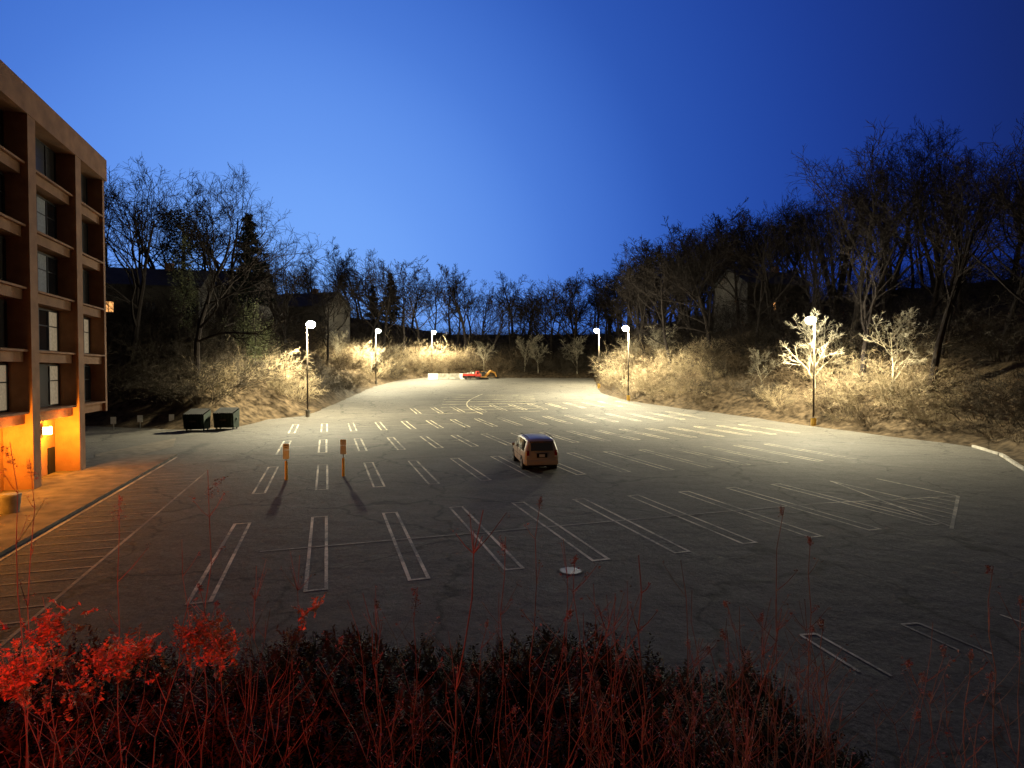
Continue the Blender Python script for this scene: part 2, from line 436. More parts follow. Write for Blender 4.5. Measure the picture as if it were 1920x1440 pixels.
def treecfg(kind):
    c=dict(segs=[7,6,4,3,2],wig=[.10,.22,.26,.3,.3],up=[.03,.09,.08,.05,.03],end=[.22,.25,.3,.4,.5],sides=[8,5,4,3,3],
        n=[8,6,5,4,0],start=[.30,.22,.2,.15,0],spread=[(.4,.9),(.35,.85),(.4,.95),(.4,1.0)],len=[(.45,.68),(.4,.62),(.4,.65),(.45,.75)],
        rr=[.58,.58,.6,.7],minr=.015)
    if kind=='tall': c['spread'][0]=(.25,.6); c['start'][0]=.36; c['n'][0]=9; c['len'][0]=(.42,.6)
    if kind=='oak': c['spread'][0]=(.5,1.1); c['start'][0]=.26; c['len'][0]=(.55,.8); c['n'][0]=9; c['wig'][1]=.32; c['wig'][0]=.16
    return c
def make_tree(name,h,kind,k='bark',r=.26,minr=None,n3=None):
    mb=MB(); c=treecfg(kind)
    if minr: c['minr']=minr
    if n3: c['n'][3]=n3
    grow(mb,(0,0,-.5),(rr(-.08,.08),rr(-.08,.08),1),h*.78,r,0,4,c,k); 
    zmax=max(v[2] for v in mb.v); me=mb.mesh(name); return me,zmax
trees=[make_tree('bare_tree_mesh_%d'%i,17,kd,r=rr(.2,.32)) for i,kd in enumerate(['tall','oak','oak','oak','norm','norm','tall','norm'])]
fartrees=[make_tree('bare_tree_mesh_thick_%d'%i,17,kd,r=rr(.26,.36),minr=.03) for i,kd in enumerate(['tall','oak','norm','oak'])]
def make_bush(name,h,k,stems=26,spread=1.5,minr=.009,ml=3):
    mb=MB()
    c=dict(segs=[5,4,3,2],wig=[.25,.32,.38,.3],up=[-.05,-.02,.0,0],end=[.35,.35,.4,.5],sides=[4,3,3,3],n=[6,4,4,0],start=[.2,.1,.1],
       spread=[(.4,1.1),(.4,1.1),(.4,1.1)],len=[(.35,.65),(.4,.6),(.45,.7)],rr=[.55,.65,.75],minr=minr)
    for i in range(stems):
        a=rr(0,6.283); q=R()**.6*spread*.5; t=rr(.2,1.0)
        grow(mb,(math.cos(a)*q,math.sin(a)*q,-.2),norm((math.cos(a)*t,math.sin(a)*t,1)),h*rr(.5,1.05),max(minr,rr(.018,.04)),0,2 if i%2 else ml,c,k)
    return mb.mesh(name)
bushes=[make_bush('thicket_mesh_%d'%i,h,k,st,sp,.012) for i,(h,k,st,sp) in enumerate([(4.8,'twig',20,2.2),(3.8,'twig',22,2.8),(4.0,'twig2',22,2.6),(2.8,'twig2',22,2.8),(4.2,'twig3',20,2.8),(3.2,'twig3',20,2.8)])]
darkb=[make_bush('undergrowth_mesh_%d'%i,6.0,'bark',18,3.4,.020,2) for i in range(3)]
small=[make_tree('small_tree_mesh_%d'%i,7.5,'oak','twiglit',.13,.018,5)[0] for i in range(3)]

sil=[(150,300),(230,312),(300,300),(400,305),(440,345),(455,470),(480,490),(500,490),(520,460),(560,480),(620,490),(660,455),(705,455),(725,475),(765,465),(800,480),(860,490),(920,522),(960,512),(1000,548),(1050,545),(1090,500),(1120,520),(1160,495),(1230,432),(1300,418),(1360,390),(1440,362),(1500,345),(1560,305),(1620,272),(1700,245),(1780,222),(1850,232),(1920,238),(2300,225)]
sx=[a for a,b in sil]; sy=[b for a,b in sil]
woods=empty('bare_tree_woodland')
N=12000; cx=np.random.uniform(-170,170,N); cy=np.random.uniform(28,230,N)
dd=sdist(cx,cy); hh=Hn(cx,cy)
placed=[]; cnt=0
houses=[(-51,80,9),(-47,128,10),(-49,100,8),(44,105,9)]
for i in range(N):
    x,y,d=cx[i],cy[i],dd[i]
    if d<6.5 or d>62 or abs(x)/y>1.0: continue
    if x<-20 and y<52: continue
    if any((x-a)**2+(y-b)**2<cc*cc for a,b,cc in houses): continue
    px=960+F*x/y
    if 425<px<515 : continue
    sp=5.0 if d<26 else 7.0
    if x<0: sp*=1.4
    if px<440: sp*=1.25
    if 700<px<1150: sp*=1.1
    if any((x-a)**2+(y-b)**2<sp*sp for a,b in placed): continue
    ys_=np.interp(px,sx,sy); zt=EYE+(695-ys_)/F*y
    ht=(zt-hh[i])*rr(.78,1.10)
    if ht<6: continue
    ht=min(ht,rr(20,28))
    me,zm=random.choice(fartrees if y>112 else trees); s=ht/zm; wsc=s*rr(.9,1.25)
    inst(me,'bare_tree_part',(x,y,hh[i]-.2),rr(0,6.28),(wsc,wsc,s),woods)
    placed.append((x,y)); cnt+=1
    if cnt>=400: break
ug=empty('hillside_undergrowth')
N=4000; cx=np.random.uniform(-110,110,N); cy=np.random.uniform(40,190,N); dd=sdist(cx,cy); hh=Hn(cx,cy); pu=[]
for i in range(N):
    x,y,d=cx[i],cy[i],dd[i]
    if d<11 or d>46 or abs(x)/y>.98 or (x<-20 and y<60): continue
    if any((x-a)**2+(y-b)**2<18 for a,b in pu): continue
    pu.append((x,y)); s=rr(.6,1.25); inst(random.choice(darkb),'undergrowth_part',(x,y,hh[i]-.1),rr(0,6.28),(s*1.2,s*1.2,s),ug)
    if len(pu)>260: break

th=empty('roadside_thicket')
LG=[G(577,782),G(705,722),G(810,707),G(1123,727),G(1178,751),G(1525,798)]
N=7000; cx=np.random.uniform(-60,75,N); cy=np.random.uniform(30,165,N); dd=sdist(cx,cy); hh=Hn(cx,cy); pb=[];nbz=0
for i in range(N):
    x,y,d=cx[i],cy[i],dd[i]
    if d<1.6 or d>15 or abs(x)/y>1.0: continue
    if x<-20 and y<56: continue
    if x<-24 and y<72 and d<4: continue
    sp=1.7 if d<8 else 2.6
    if any((x-a)**2+(y-b)**2<sp*sp for a,b in pb): continue
    pb.append((x,y)); nbz+=1
    s=rr(.45,1.25)*(.55 if d<3 else 1.0)
    if y>125: s*=1.2
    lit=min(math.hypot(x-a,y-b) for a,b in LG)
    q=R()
    if lit<12: bb=random.choice(bushes[:2]) if q<.6 else random.choice(bushes[2:4])  # twig tone follows lamp distance: lit and shaded copies, light painted into colour
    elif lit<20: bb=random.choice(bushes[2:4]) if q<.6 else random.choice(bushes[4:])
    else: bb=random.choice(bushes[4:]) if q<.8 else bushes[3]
    if x<-31 and y<90: bb=random.choice(bushes[4:])  # darkest twigs paint the left bank as unlit
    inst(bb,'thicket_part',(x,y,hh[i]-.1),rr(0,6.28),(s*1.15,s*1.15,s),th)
    if nbz>480: break
for (px,py,h,i,dx,dy) in ((1500,790,9.5,0,2.6,2.0),(1640,806,9.5,1,2.6,1.5),(1400,775,5.5,2,2.6,1.5),(985,709,9.5,0,0,5),(1010,709,8.5,1,0,4),(1085,709,10,1,0,3),(1215,742,7.5,2,2.6,1.5),(1160,735,7,0,2.6,1.5),(905,709,8,1,0,5),(655,724,6.5,2,-2.6,1.5),(760,710,6.5,1,-2.5,1.5),(720,718,6,0,-3,1.5)):
    gx_,gy_=G(px,py); x=gx_+dx; y=gy_+dy
    s=h/7.0; inst(small[i],'bare_tree',(x,y,H(x,y)-.1),rr(0,6.28),(s*.95,s*.95,s*.85))

def leaves(mb,cen,n,spread,size,k,flat=.5):
    vs=[];fs=[]
    for i in range(n):
        p=[cen[a]+random.gauss(0,spread[a]) for a in range(3)]
        a=norm((rr(-1,1),rr(-1,1),rr(-1,1)*flat)); b=norm((rr(-1,1),rr(-1,1),rr(-1,1)))
        s=size*rr(.6,1.4); o=len(vs)
        vs+= [tuple(p[j]-a[j]*s for j in range(3)),tuple(p[j]+b[j]*s*.5 for j in range(3)),tuple(p[j]+a[j]*s for j in range(3)),tuple(p[j]-b[j]*s*.5 for j in range(3))]
        fs.append((o,o+1,o+2,o+3))
    mb.add(vs,fs,k)
def conifer(h,loc,name='spruce_tree',wide=.2):
    mb=MB(); mb.tube([(0,0,-1),(0,0,h*.5),(0,0,h)],[.28,.18,.02],7,'bark')
    z=h*.3
    while z<h*.985:
        f=1-z/h; L=h*wide*1.4*(f**.8)*rr(.6,1.2)+.2; nb_=int(6+4*f)
        for i in range(nb_):
            a=rr(0,6.28); l=L*rr(.5,1.2); 
            pts=[(0,0,z),(math.cos(a)*l*.5,math.sin(a)*l*.5,z-.12*l),(math.cos(a)*l,math.sin(a)*l,z-.05*l+.12)]
            mb.tube(pts,[.05,.03,.01],3,'bark')
            for q in range(int(4+l*4)):
                t=rr(.15,1); c=(math.cos(a)*l*t,math.sin(a)*l*t,z-.1*l)
                leaves(mb,c,5,(.22,.22,.16),.24,'needle')
        z+=.42+.4*f
    return mb.obj(name,loc=loc)
def at(px,Yd): 
    x=(px-960)/F*Yd; return x,Yd,H(x,Yd)
for px,Yd,ytop in ((470,90,400),(733,162,512),(700,170,535)):
    x,y,z=at(px,Yd); ht=EYE+(695-ytop)/F*Yd-z; conifer(max(8,ht),(x,y,z))
def ivytree(h,loc,seed,lean=0):
    mb=MB(); c=treecfg('norm'); c['n']=[7,5,4,0,0]; grow(mb,(0,0,-.4),(0,0,1),h,.2,0,3,c,'bark')
    for i in range(int(h*9)):
        z=rr(.3,h*.95); a=rr(0,6.28); q=rr(.2,.75)*(1.2-.4*z/h)
        leaves(mb,(math.cos(a)*q,math.sin(a)*q,z),22,(.25,.25,.5),.10,'ivy')
    for i in range(26):
        a=rr(0,6.28); q=rr(.6,2.0); zt=rr(.4,.9)*h*.8; 
        zz=zt
        while zz>max(.2,zt-rr(1.5,4)):
            leaves(mb,(math.cos(a)*q,math.sin(a)*q,zz),12,(.16,.16,.3),.09,'ivy'); zz-=.4
    return mb.obj('ivy_covered_tree',loc=loc)
for px,Yd,h in ((478,71,9),(455,73,8),(350,72,14),(502,77,6)):
    x,y,z=at(px,Yd); ivytree(h,(x,y,z),1)
x,y,z=at(347,84)
mb=MB(); 
mb.tube([(0,0,-1),(0,0,13)],[.4,.1],6,'bark')
for i in range(170): 
    zz=rr(3,15); wv_=1.9 if zz<12 else 1.3; leaves(mb,(random.gauss(0,wv_),random.gauss(0,wv_),zz),20,(.4,.4,.4),.22,'needle')
mb.obj('evergreen_tree',loc=(x,y,z))

# ------------------------------------------------------------ houses on the hill
def house(px,Yd,wd,dp,hw,hr,rz,lit,dz=0):
    x,y,z=at(px,Yd); e=empty('hillside_house',(x,y,z+dz),rz)
    m=MB(); m.box(-wd/2,wd/2,-dp/2,dp/2,-5,hw,'siding'); 
    m.add([(-wd/2,-dp/2,hw),(-wd/2,dp/2,hw),(-wd/2,0,hw+hr-.1)],[(0,1,2)],'siding'); m.add([(wd/2,-dp/2,hw),(wd/2,dp/2,hw),(wd/2,0,hw+hr-.1)],[(0,1,2)],'siding'); m.obj('walls',e)
    m=MB(); o=.5
    for s in (-1,1):
        vs=[(-wd/2-o,s*(dp/2+o),hw-.25),(wd/2+o,s*(dp/2+o),hw-.25),(wd/2+o,0,hw+hr),(-wd/2-o,0,hw+hr)]
        m.add(vs+[(a,b,c+.18) for a,b,c in vs],[(0,1,2,3),(4,7,6,5),(0,4,5,1),(1,5,6,2),(0,3,7,4)],'roofmat')
    m.box(wd*.2,wd*.2+.9,-.5,.5,hw+hr*.4,hw+hr+1,'brick'); m.obj('roof_and_chimney',e)
    m=MB(); 
    for i in range(4):
        u=-wd/2+1.2+i*(wd-2.6)/3
        for fz in (1.0,):
            m.box(u,u+1.1,-dp/2-.05,-dp/2+.02,fz,fz+1.3,'litwin' if i in lit else 'glass')
            m.box(u-.1,u+1.2,-dp/2-.04,-dp/2+.02,fz-.12,fz-.001,'frame'); m.box(u+.5,u+.58,-dp/2-.08,-dp/2-.052,fz,fz+1.3,'frame')
    m.obj('windows',e)
house(262,80,17,9,4.6,2.6,.25,(0,1)); house(560,128,20,9,4.5,3.2,-.3,()); house(420,100,14,9,5.5,2.8,.1,())
house(1425,105,13,9,5.5,2.8,.3,(1,))

# ------------------------------------------------------------ street lamps
def lamp(px,py,ang,P,h=10.5):
    x,y=G(px,py); z=g(y); e=empty('street_lamp',(x,y,z),ang)
    m=MB(); m.tube([(0,0,-.3),(0,0,.75)],[.24,.24],16,'yellow' if px in(1123,1178,1525) else 'concrete',cap=True)
    m.obj('concrete_base',e)
    m=MB(); m.box(-.18,.18,-.18,.18,.75,.82,'pole'); m.tube([(0,0,.8),(0,0,h*.5),(0,0,h)],[.10,.085,.06],10,'pole',cap=True)
    m.tube([(0,0,h-.12),(.25,0,h-.02),(.32,0,h+.0)],[.035,.035,.035],6,'pole')
    m.obj('pole_and_arm',e,smooth=True)
    m=MB(); m.tube([(.50,0,h+.20),(.50,0,h+.28),(.50,0,h+.32)],[.22,.18,.06],16,'pole',cap=True); m.obj('lamp_head',e)
    m=MB(); nseg=18
    rs=[.20,.38,.46,.46,.38,.22,.01]; zs=[h+.195,h+.11,h-.03,h-.17,h-.34,h-.45,h-.49]  # lens swollen into a globe, the lamp's glare built into its shape
    m.tube([(.50,0,a) for a in zs],rs,nseg,'lens'); m.obj('lamp_lens',e,smooth=True)
    l=bpy.data.lights.new('street_lamp_light','SPOT'); l.energy=P; l.color=(1,.89,.57); l.shadow_soft_size=.14
    l.spot_size=math.radians(174); l.spot_blend=.05
    l.use_nodes=True; nt=l.node_tree; em=nt.nodes['Emission']
    tc=nt.nodes.new('ShaderNodeTexCoord'); sx_=nt.nodes.new('ShaderNodeSeparateXYZ'); nt.links.new(tc.outputs['Normal'],sx_.inputs[0])
    ab=node(nt,'ShaderNodeMath',operation='ABSOLUTE'); nt.links.new(sx_.outputs[2],ab.inputs[0])
    mxn=node(nt,'ShaderNodeMath',operation='MAXIMUM'); nt.links.new(ab.outputs[0],mxn.inputs[0]); mxn.inputs[1].default_value=.40
    pw=node(nt,'ShaderNodeMath',operation='POWER'); nt.links.new(mxn.outputs[0],pw.inputs[0]); pw.inputs[1].default_value=-1.2
    fall=node(nt,'ShaderNodeMapRange',interpolation_type='SMOOTHSTEP'); fall.inputs[1].default_value=.17; fall.inputs[2].default_value=.58; fall.inputs[3].default_value=.04; fall.inputs[4].default_value=1
    nt.links.new(ab.outputs[0],fall.inputs[0])
    ml=node(nt,'ShaderNodeMath',operation='MULTIPLY'); nt.links.new(pw.outputs[0],ml.inputs[0]); nt.links.new(fall.outputs[0],ml.inputs[1])
    nt.links.new(ml.outputs[0],em.inputs['Strength'])
    o=bpy.data.objects.new('street_lamp_light',l); scene.collection.objects.link(o); o.parent=e; o.location=(.50,0,h-.56)
for a in ((577,782,-.3,31000),(705,722,-.2,42000),(810,707,-.4,44000),(1123,727,3.3,44000),(1178,751,3.4,38000),(1525,798,3.5,33000)): lamp(*a)

# ------------------------------------------------------------ minivan
def minivan(loc,rz):
    e=empty('parked_minivan',loc,rz)
    st=[
     (0.00,.42,.88,1.06,1.62,.70),(.10,.30,.95,1.07,1.70,.74),(.42,.27,.985,1.07,1.745,.77),(1.40,.24,.995,1.06,1.765,.785),(1.50,.24,.995,1.06,1.765,.785),(2.45,.24,.995,1.05,1.755,.785),(2.55,.24,.995,1.05,1.75,.785),
     (3.35,.24,.99,1.04,1.68,.76),(3.75,.24,.985,1.03,1.45,.74),(4.25,.24,.97,1.02,1.12,.74),(4.80,.27,.90,.88,.96,.66),(5.08,.33,.76,.74,.80,.5)]
    m=MB(); rings=[]
    for (y,zb,w_,bl,tp,wr) in st:
        half=[(0,zb),(w_-.1,zb),(w_-.01,zb+.12),(w_,(zb+bl)/2),(w_-.015,bl-.04),(w_-.03,bl),(wr+.03,tp-.13),(wr-.02,tp-.05),(wr-.18,tp),(0,tp+.03)]
        ring=[(a,y+(.32*max(0,b-1.06) if y<.2 else 0),b) for a,b in half]+[(-a,y+(.32*max(0,b-1.06) if y<.2 else 0),b) for a,b in reversed(half[1:-1])]
        rings.append(ring)
    n=len(rings[0])
    for i in range(len(rings)-1):
        for j in range(n):
            j2=(j+1)%n
            k='body'
            if j in (5,n-6) :
                if i in (2,4,6,7): k='glass'
                elif i in (3,5): k='black'
            if i in (7,8) and j in (6,7,8,9,10,11) : k='glass'
            m.add([rings[i][j],rings[i][j2],rings[i+1][j2],rings[i+1][j]],[(0,1,2,3)],k)
    m.add(rings[0],[tuple(reversed(range(n)))],'body'); m.add(rings[-1],[tuple(range(n))],'body')
    me=m.obj('body',e)
    import bmesh
    bm=bmesh.new(); bm.from_mesh(me.data); bmesh.ops.remove_doubles(bm,verts=bm.verts,dist=.0005); bmesh.ops.recalc_face_normals(bm,faces=bm.faces); bm.to_mesh(me.data); bm.free()
    bv=me.modifiers.new('b','BEVEL'); bv.width=.025; bv.segments=3; bv.limit_method='ANGLE'; bv.angle_limit=math.radians(25)
    me.data.polygons.foreach_set('use_smooth',[True]*len(me.data.polygons))
    d=MB()
    def rear(x0,x1,z0,z1,k,o,th=.02):
        f=lambda z:.0+.32*max(0,z-1.06)
        d.add([(x0,f(z0)-o,z0),(x1,f(z0)-o,z0),(x1,f(z1)-o,z1),(x0,f(z1)-o,z1),(x0,f(z0)+.05,z0),(x1,f(z0)+.05,z0),(x1,f(z1)+.05,z1),(x0,f(z1)+.05,z1)],[(0,1,2,3),(4,7,6,5),(0,4,5,1),(1,5,6,2),(2,6,7,3),(3,7,4,0)],k)
    rear(-.62,.62,1.12,1.55,'glass',.012)
    rear(-.66,.66,1.57,1.62,'black',.03)
    rear(-.10,.10,1.585,1.61,'tail',.045)
    for s in (-1,1):
        a,b=sorted((s*.72,s*.86)); rear(a,b,.86,1.14,'tail',.02)
        rear(*sorted((s*.72,s*.85)),.78,.858,'white',.018)
    rear(-.30,.30,.74,.98,'black',.008); rear(-.155,.155,.78,.93,'white',.02)
    rear(-.45,.45,.99,1.03,'rim',.02)
    d.obj('rear_window_and_lamps',e)
    b=MB(); b.box(-.90,.90,-.12,.06,.34,.62,'body'); b.box(-.80,.80,-.10,.06,.25,.335,'black'); b.obj('rear_bumper',e,bevel=.04)
    t=MB()
    for s in (-1,1):
        t.tube([(s*.70,.4,1.80),(s*.70,.6,1.83),(s*.71,2.6,1.83),(s*.70,2.8,1.79)],[.02,.022,.022,.02],6,'black')
        t.box(*sorted((s*1.0,s*1.17)),3.35,3.48,1.02,1.20,'body')
        t.tube([(s*.985,.5,.72),(s*1.0,.55,.72),(s*1.003,4.1,.72)],[.012]*3,4,'black')
        for yy in (1.45,2.5): t.box(*sorted((s*.90,s*1.0)),yy,yy+.012,.42,1.04,'black')
        for yy in (1.62,2.66): t.box(*sorted((s*.97,s*1.02)),yy,yy+.18,.93,.96,'body')
    t.obj('roof_rails_mirrors_trim',e)
    for i,(s,y) in enumerate(((-1,.98),(1,.98),(-1,4.06),(1,4.06))):
        q=MB()
        def cyl(r0,xa,xb,k): q.tube([(xa,0,0),(xb,0,0)],[r0,r0],24,k,cap=True)
        cyl(.42,s*.5,s*.999,'black')
        cyl(.345,s*.75,s*1.01,'tyre'); cyl(.22,s*.9,s*1.018,'rim'); cyl(.06,s*.9,s*1.03,'black')
        q.obj('wheel_%d'%(i+1),e,loc=(0,y,.345))
    return e
minivan((1.66,32.3,g(32)+.015),math.radians(8.5))

# ------------------------------------------------------------ sign posts in bollards
def signpost(px,py,h=1.9):
    x,y=G(px,py); e=empty('parking_sign',(x,y,g(y)),rr(.1,.25))
    m=MB(); m.tube([(0,0,0),(0,0,.92),(0,0,.97),(0,0,.99)],[.075,.075,.055,.01],14,'yellow'); m.obj('bollard',e,smooth=True)
    m=MB(); m.box(-.025,.025,-.02,.02,.9,h,'rim'); m.obj('post',e)
    m=MB(); m.box(-.15,.15,-.04,-.022,h-.78,h-.32,'white'); m.box(-.15,.15,-.04,-.022,h-.30,h,'white')
    m.box(-.11,.11,-.045,-.041,h-.10,h-.06,'frame'); m.box(-.08,.08,-.045,-.041,h-.20,h-.17,'frame'); m.obj('sign_panel',e)
signpost(537,900,1.85); signpost(644,893,1.95)
for px,py in ((213,806),(263,802),(322,800)):
    x,y=G(px,py); e=empty('notice_sign',(x,y,g(y)),.35); m=MB(); m.box(-.03,.03,-.03,.03,0,1.15,'rim'); m.obj('post',e); m=MB(); m.box(-.22,.22,-.05,-.032,.55,1.2,'white'); m.obj('panel',e)

def dumpster(px,py):
    x,y=G(px,py); e=empty('dumpster',(x,y,g(y)),.05); m=MB()
    wd=.88; 
    m.add([(-wd,0,.2),(wd,0,.2),(wd,1.2,.2),(-wd,1.2,.2),(-wd-.05,-.2,1.5),(wd+.05,-.2,1.5),(wd+.05,1.25,1.9),(-wd-.05,1.25,1.9)],[(0,3,2,1),(0,1,5,4),(1,2,6,5),(2,3,7,6),(3,0,4,7)],'dump')
    for i in range(6):
        u=-wd+.12+i*(2*wd-.24)/5; m.box(u-.03,u+.03,-.25,-.1,.45,1.45,'dump')
    m.box(-wd-.12,wd+.12,.4,.6,.9,1.1,'dump'); m.box(-.30,.30,-.262,-.252,.85,1.0,'siding'); m.obj('bin_body',e)
    m=MB()
    for s in (0,1):
        for i in range(5):
            a=-wd+s*wd+i*wd/5+.01
            m.add([(a,-.26,1.53),(a+wd/5-.05,-.26,1.53),(a+wd/5-.05,1.3,1.96),(a,1.3,1.96),(a,-.26,1.58),(a+wd/5-.05,-.26,1.60),(a+wd/5-.05,1.3,2.02),(a,1.3,2.00)],[(0,3,2,1),(4,5,6,7),(0,1,5,4),(1,2,6,5),(3,0,4,7),(2,3,7,6)],'black')
    m.obj('lids',e); m=MB()
    for sx2 in (-1,1):
        for yy in (.2,1.0): m.tube([(sx2*.75-.04,yy,.1),(sx2*.75+.04,yy,.1)],[.1,.1],10,'tyre',cap=True)
    m.obj('casters',e)
dumpster(364,809); dumpster(420,806)

# construction yard at the top of the lot
x,y=G(842,711); e=empty('concrete_barrier_row',(x,y,g(y)),.0)
m=MB()
for r_ in range(2):
    for i in range(4):
        a=-4.6+i*2.35
        prof=[(-.4,0),(.4,0),(.4,.1),(.18,.4),(.13,1.25),(-.13,1.25),(-.18,.4),(-.4,.1)]
        yo=r_*2.2+rr(-.12,.12)
        vs=[(a,yo+p,q) for p,q in prof]+[(a+2.15,yo+p,q) for p,q in prof]
        m.add(vs,[tuple(range(8)),tuple(range(15,7,-1))]+[(j,(j+1)%8,(j+1)%8+8,j+8) for j in range(8)],'kerb' if (i+r_)%3 else 'white')
m.obj('barriers',e)
def excavator(px,Yd,k,rz,s=1):
    x,y,z=at(px,Yd); e=empty('excavator',(x,y,z),rz); e.scale=(s,s,s); m=MB()
    for q in (-1,1):
        m.tube([(-1.5,q*.95,.4),(-1.5,q*1.3,.4)],[.4,.4],14,'black',cap=True); m.tube([(1.5,q*.95,.4),(1.5,q*1.3,.4)],[.4,.4],14,'black',cap=True)
        m.box(-1.5,1.5,min(q*.96,q*1.29),max(q*.96,q*1.29),.02,.78,'black')
    m.box(-.6,.6,-.95,.95,.3,.9,'black'); m.obj('tracks',e)
    m=MB(); m.box(-1.9,1.1,-1.2,1.2,.92,1.3,k); m.box(-1.85,-.4,-1.15,1.15,1.301,2.1,k,taper=.08); m.obj('house',e,bevel=.06)
    m=MB(); m.box(0,1.1,.2,1.15,1.31,2.7,'glass',taper=.1); m.box(.08,1.02,.28,1.07,2.701,2.78,k); m.obj('cab',e)
    m=MB(); 
    def beam(a,b,w0,w1): m.tube([a,b],[w0,w1],4,k,cap=True)
    beam((.9,-.2,1.3),(2.6,-.2,3.0),.28,.32); beam((2.6,-.2,3.0),(4.0,-.2,2.4),.32,.24); beam((4.0,-.2,2.6),(4.7,-.2,1.0),.24,.16); beam((1.3,-.2,1.2),(2.7,-.2,2.6),.09,.06)
    m.obj('boom_and_stick',e); m=MB(); m.add([(4.5,-.7,1.2),(5.2,-.7,1.2),(5.1,-.7,.3),(4.4,-.7,.2),(4.2,-.7,.7),(4.5,.3,1.2),(5.2,.3,1.2),(5.1,.3,.3),(4.4,.3,.2),(4.2,.3,.7)],[(0,1,2,3,4),(9,8,7,6,5),(0,5,6,1),(1,6,7,2),(2,7,8,3),(3,8,9,4)],'black'); m.obj('bucket',e)
excavator(904,131,'orangeplastic',.35,.72)
def truck(px,Yd,rz):
    x,y,z=at(px,Yd); e=empty('red_truck',(x,y,max(z,g(y))),rz); e.scale=(.75,.75,.75); m=MB()
    m.box(-2.6,2.6,-.9,.9,.55,.8,'black'); m.obj('chassis',e)
    m=MB(); m.box(1.2,2.7,-.95,.95,.82,1.5,'red'); m.box(1.25,2.3,-.9,.9,1.502,2.4,'red',taper=.12); m.box(1.4,2.0,-.93,.93,1.6,2.15,'glass'); m.obj('cab',e,bevel=.05)
    m=MB(); m.box(-2.7,1.05,-1.05,1.05,.82,1.0,'black'); m.box(-2.7,1.05,-1.08,-1.0,1.002,1.6,'red'); m.box(-2.7,1.05,1.0,1.08,1.002,1.6,'red'); m.box(-2.78,-2.7,-1,1,.9,1.65,'white')
    for i in range(5): m.box(-2.5+i*.7,-2.1+i*.7,-.9,.9,1.003,rr(1.4,2.2),random.choice(['white','twig2','kerb']))
    m.obj('bed',e)
    m=MB()
    for q in (-1,1):
        for xx in (-1.7,1.8): m.tube([(xx,q*.7,.45),(xx,q*1.0,.45)],[.45,.45],16,'tyre',cap=True)
    m.obj('wheels',e)
truck(884,129,.15)
m=MB(); x,y=G(848,709)
for i in range(14):
    a=rr(-5,8); b=rr(3.5,7); h=rr(.8,1.8); m.box(a,a+rr(.5,1.6),b,b+rr(.6,1.2),-.3,h,random.choice(['white','kerb','siding','twig2']),taper=.06)
m.obj('building_material_pile',loc=(x,y,g(y)))

kb=MB(); path=Rp[7:]+[(31,22),(33,14),(34,6.5)]
for i in range(len(path)-1):
    a,b=Vector(path[i]),Vector(path[i+1]); L=(b-a).length; n=max(1,int(L/2.0)); dr=(b-a)/L; nr=Vector((-dr.y,dr.x))
    if i<2: continue
    for k in range(n):
        p0=a+dr*(L*k/n+.01); p1=a+dr*(L*(k+1)/n-.01); j=rr(-.03,.03); z=g(p0.y)
        vs=[]
        for zz,ins in ((-.2,0),(.14+j*.5,.025)):
            for p in (p0,p1):
                for s in (0.02+ins,.24-ins): q=p+nr*(s+j); vs.append((q.x,q.y,z+zz))
        kb.add(vs,[(4,5,7,6),(0,2,3,1),(0,4,6,2),(1,3,7,5),(0,1,5,4),(2,6,7,3)],'kerb')
kb.obj('concrete_kerb')

# ------------------------------------------------------------ foreground hedge
hp=[(-700,1320),(0,1300),(200,1290),(350,1285),(600,1262),(800,1262),(1000,1275),(1100,1262),(1300,1300),(1450,1335),(1530,1395),(1600,1465),(1700,1560),(1900,1680)]
def hz(x,y):
    px=960+239*x; yy=np.interp(px,[a for a,b in hp],[b for a,b in hp])
    z=5.6-(yy-695)/239.
    lump=.10*np.sin(x*3.1+y*1.3)+.08*np.sin(x*6.3-y*4+2)+.07*np.sin(x*11+y*7)
    return z+lump-.22*(y-4.5)**2*np.where(y>4.5,1.6,.9)
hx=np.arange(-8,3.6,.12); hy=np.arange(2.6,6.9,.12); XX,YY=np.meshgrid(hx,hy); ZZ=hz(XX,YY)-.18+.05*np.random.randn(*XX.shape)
V=np.stack([XX.ravel(),YY.ravel(),ZZ.ravel()],1); nx=len(hx)
I=(np.arange(len(hy)-1)[:,None]*nx+np.arange(nx-1)[None,:]).ravel(); Fc=np.stack([I,I+1,I+nx+1,I+nx],1)
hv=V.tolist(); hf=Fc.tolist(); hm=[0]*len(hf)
tmpl=[]
for q in range(4):
    tv=[];tf=[]; bend=rr(-.5,.5)
    for i in range(10):
        t=i/9; cxx=bend*t*t*.12
        for s in (-1,1):
            L=.050*(1-.5*t)*rr(.6,1.3)+.012; o=len(tv); bz=t*.20; w_=.010; yy=rr(-.02,.02)
            tv+=[(cxx,0,bz),(cxx+s*L*.5,w_+yy,bz+L*.35),(cxx+s*L,yy*2,bz+L*.55),(cxx+s*L*.5,-w_+yy,bz+L*.15)]; tf.append((o,o+1,o+2,o+3))
    tmpl.append((np.array(tv),tf))
def place_sprigs(n,xr,yr,off,scr,mi,tilt=1.2):
    for i in range(n):
        x=rr(*xr); y=rr(*yr); z=float(hz(x,y))+rr(*off)
        if z<H(x,y)+.05: continue
        s=rr(*scr); tv,tf=random.choice(tmpl)
        q=Matrix.Rotation(rr(0,6.28),3,'Z')@Matrix.Rotation(rr(-tilt,tilt),3,'X')@Matrix.Rotation(rr(0,6.28),3,'Z')
        P=(np.array(q)@(tv*s).T).T
        P+=np.array([x,y,z]); o=len(hv); hv.extend(P.tolist()); hf.extend([tuple(o+a for a in f) for f in tf]); hm.extend([mi]*len(tf))
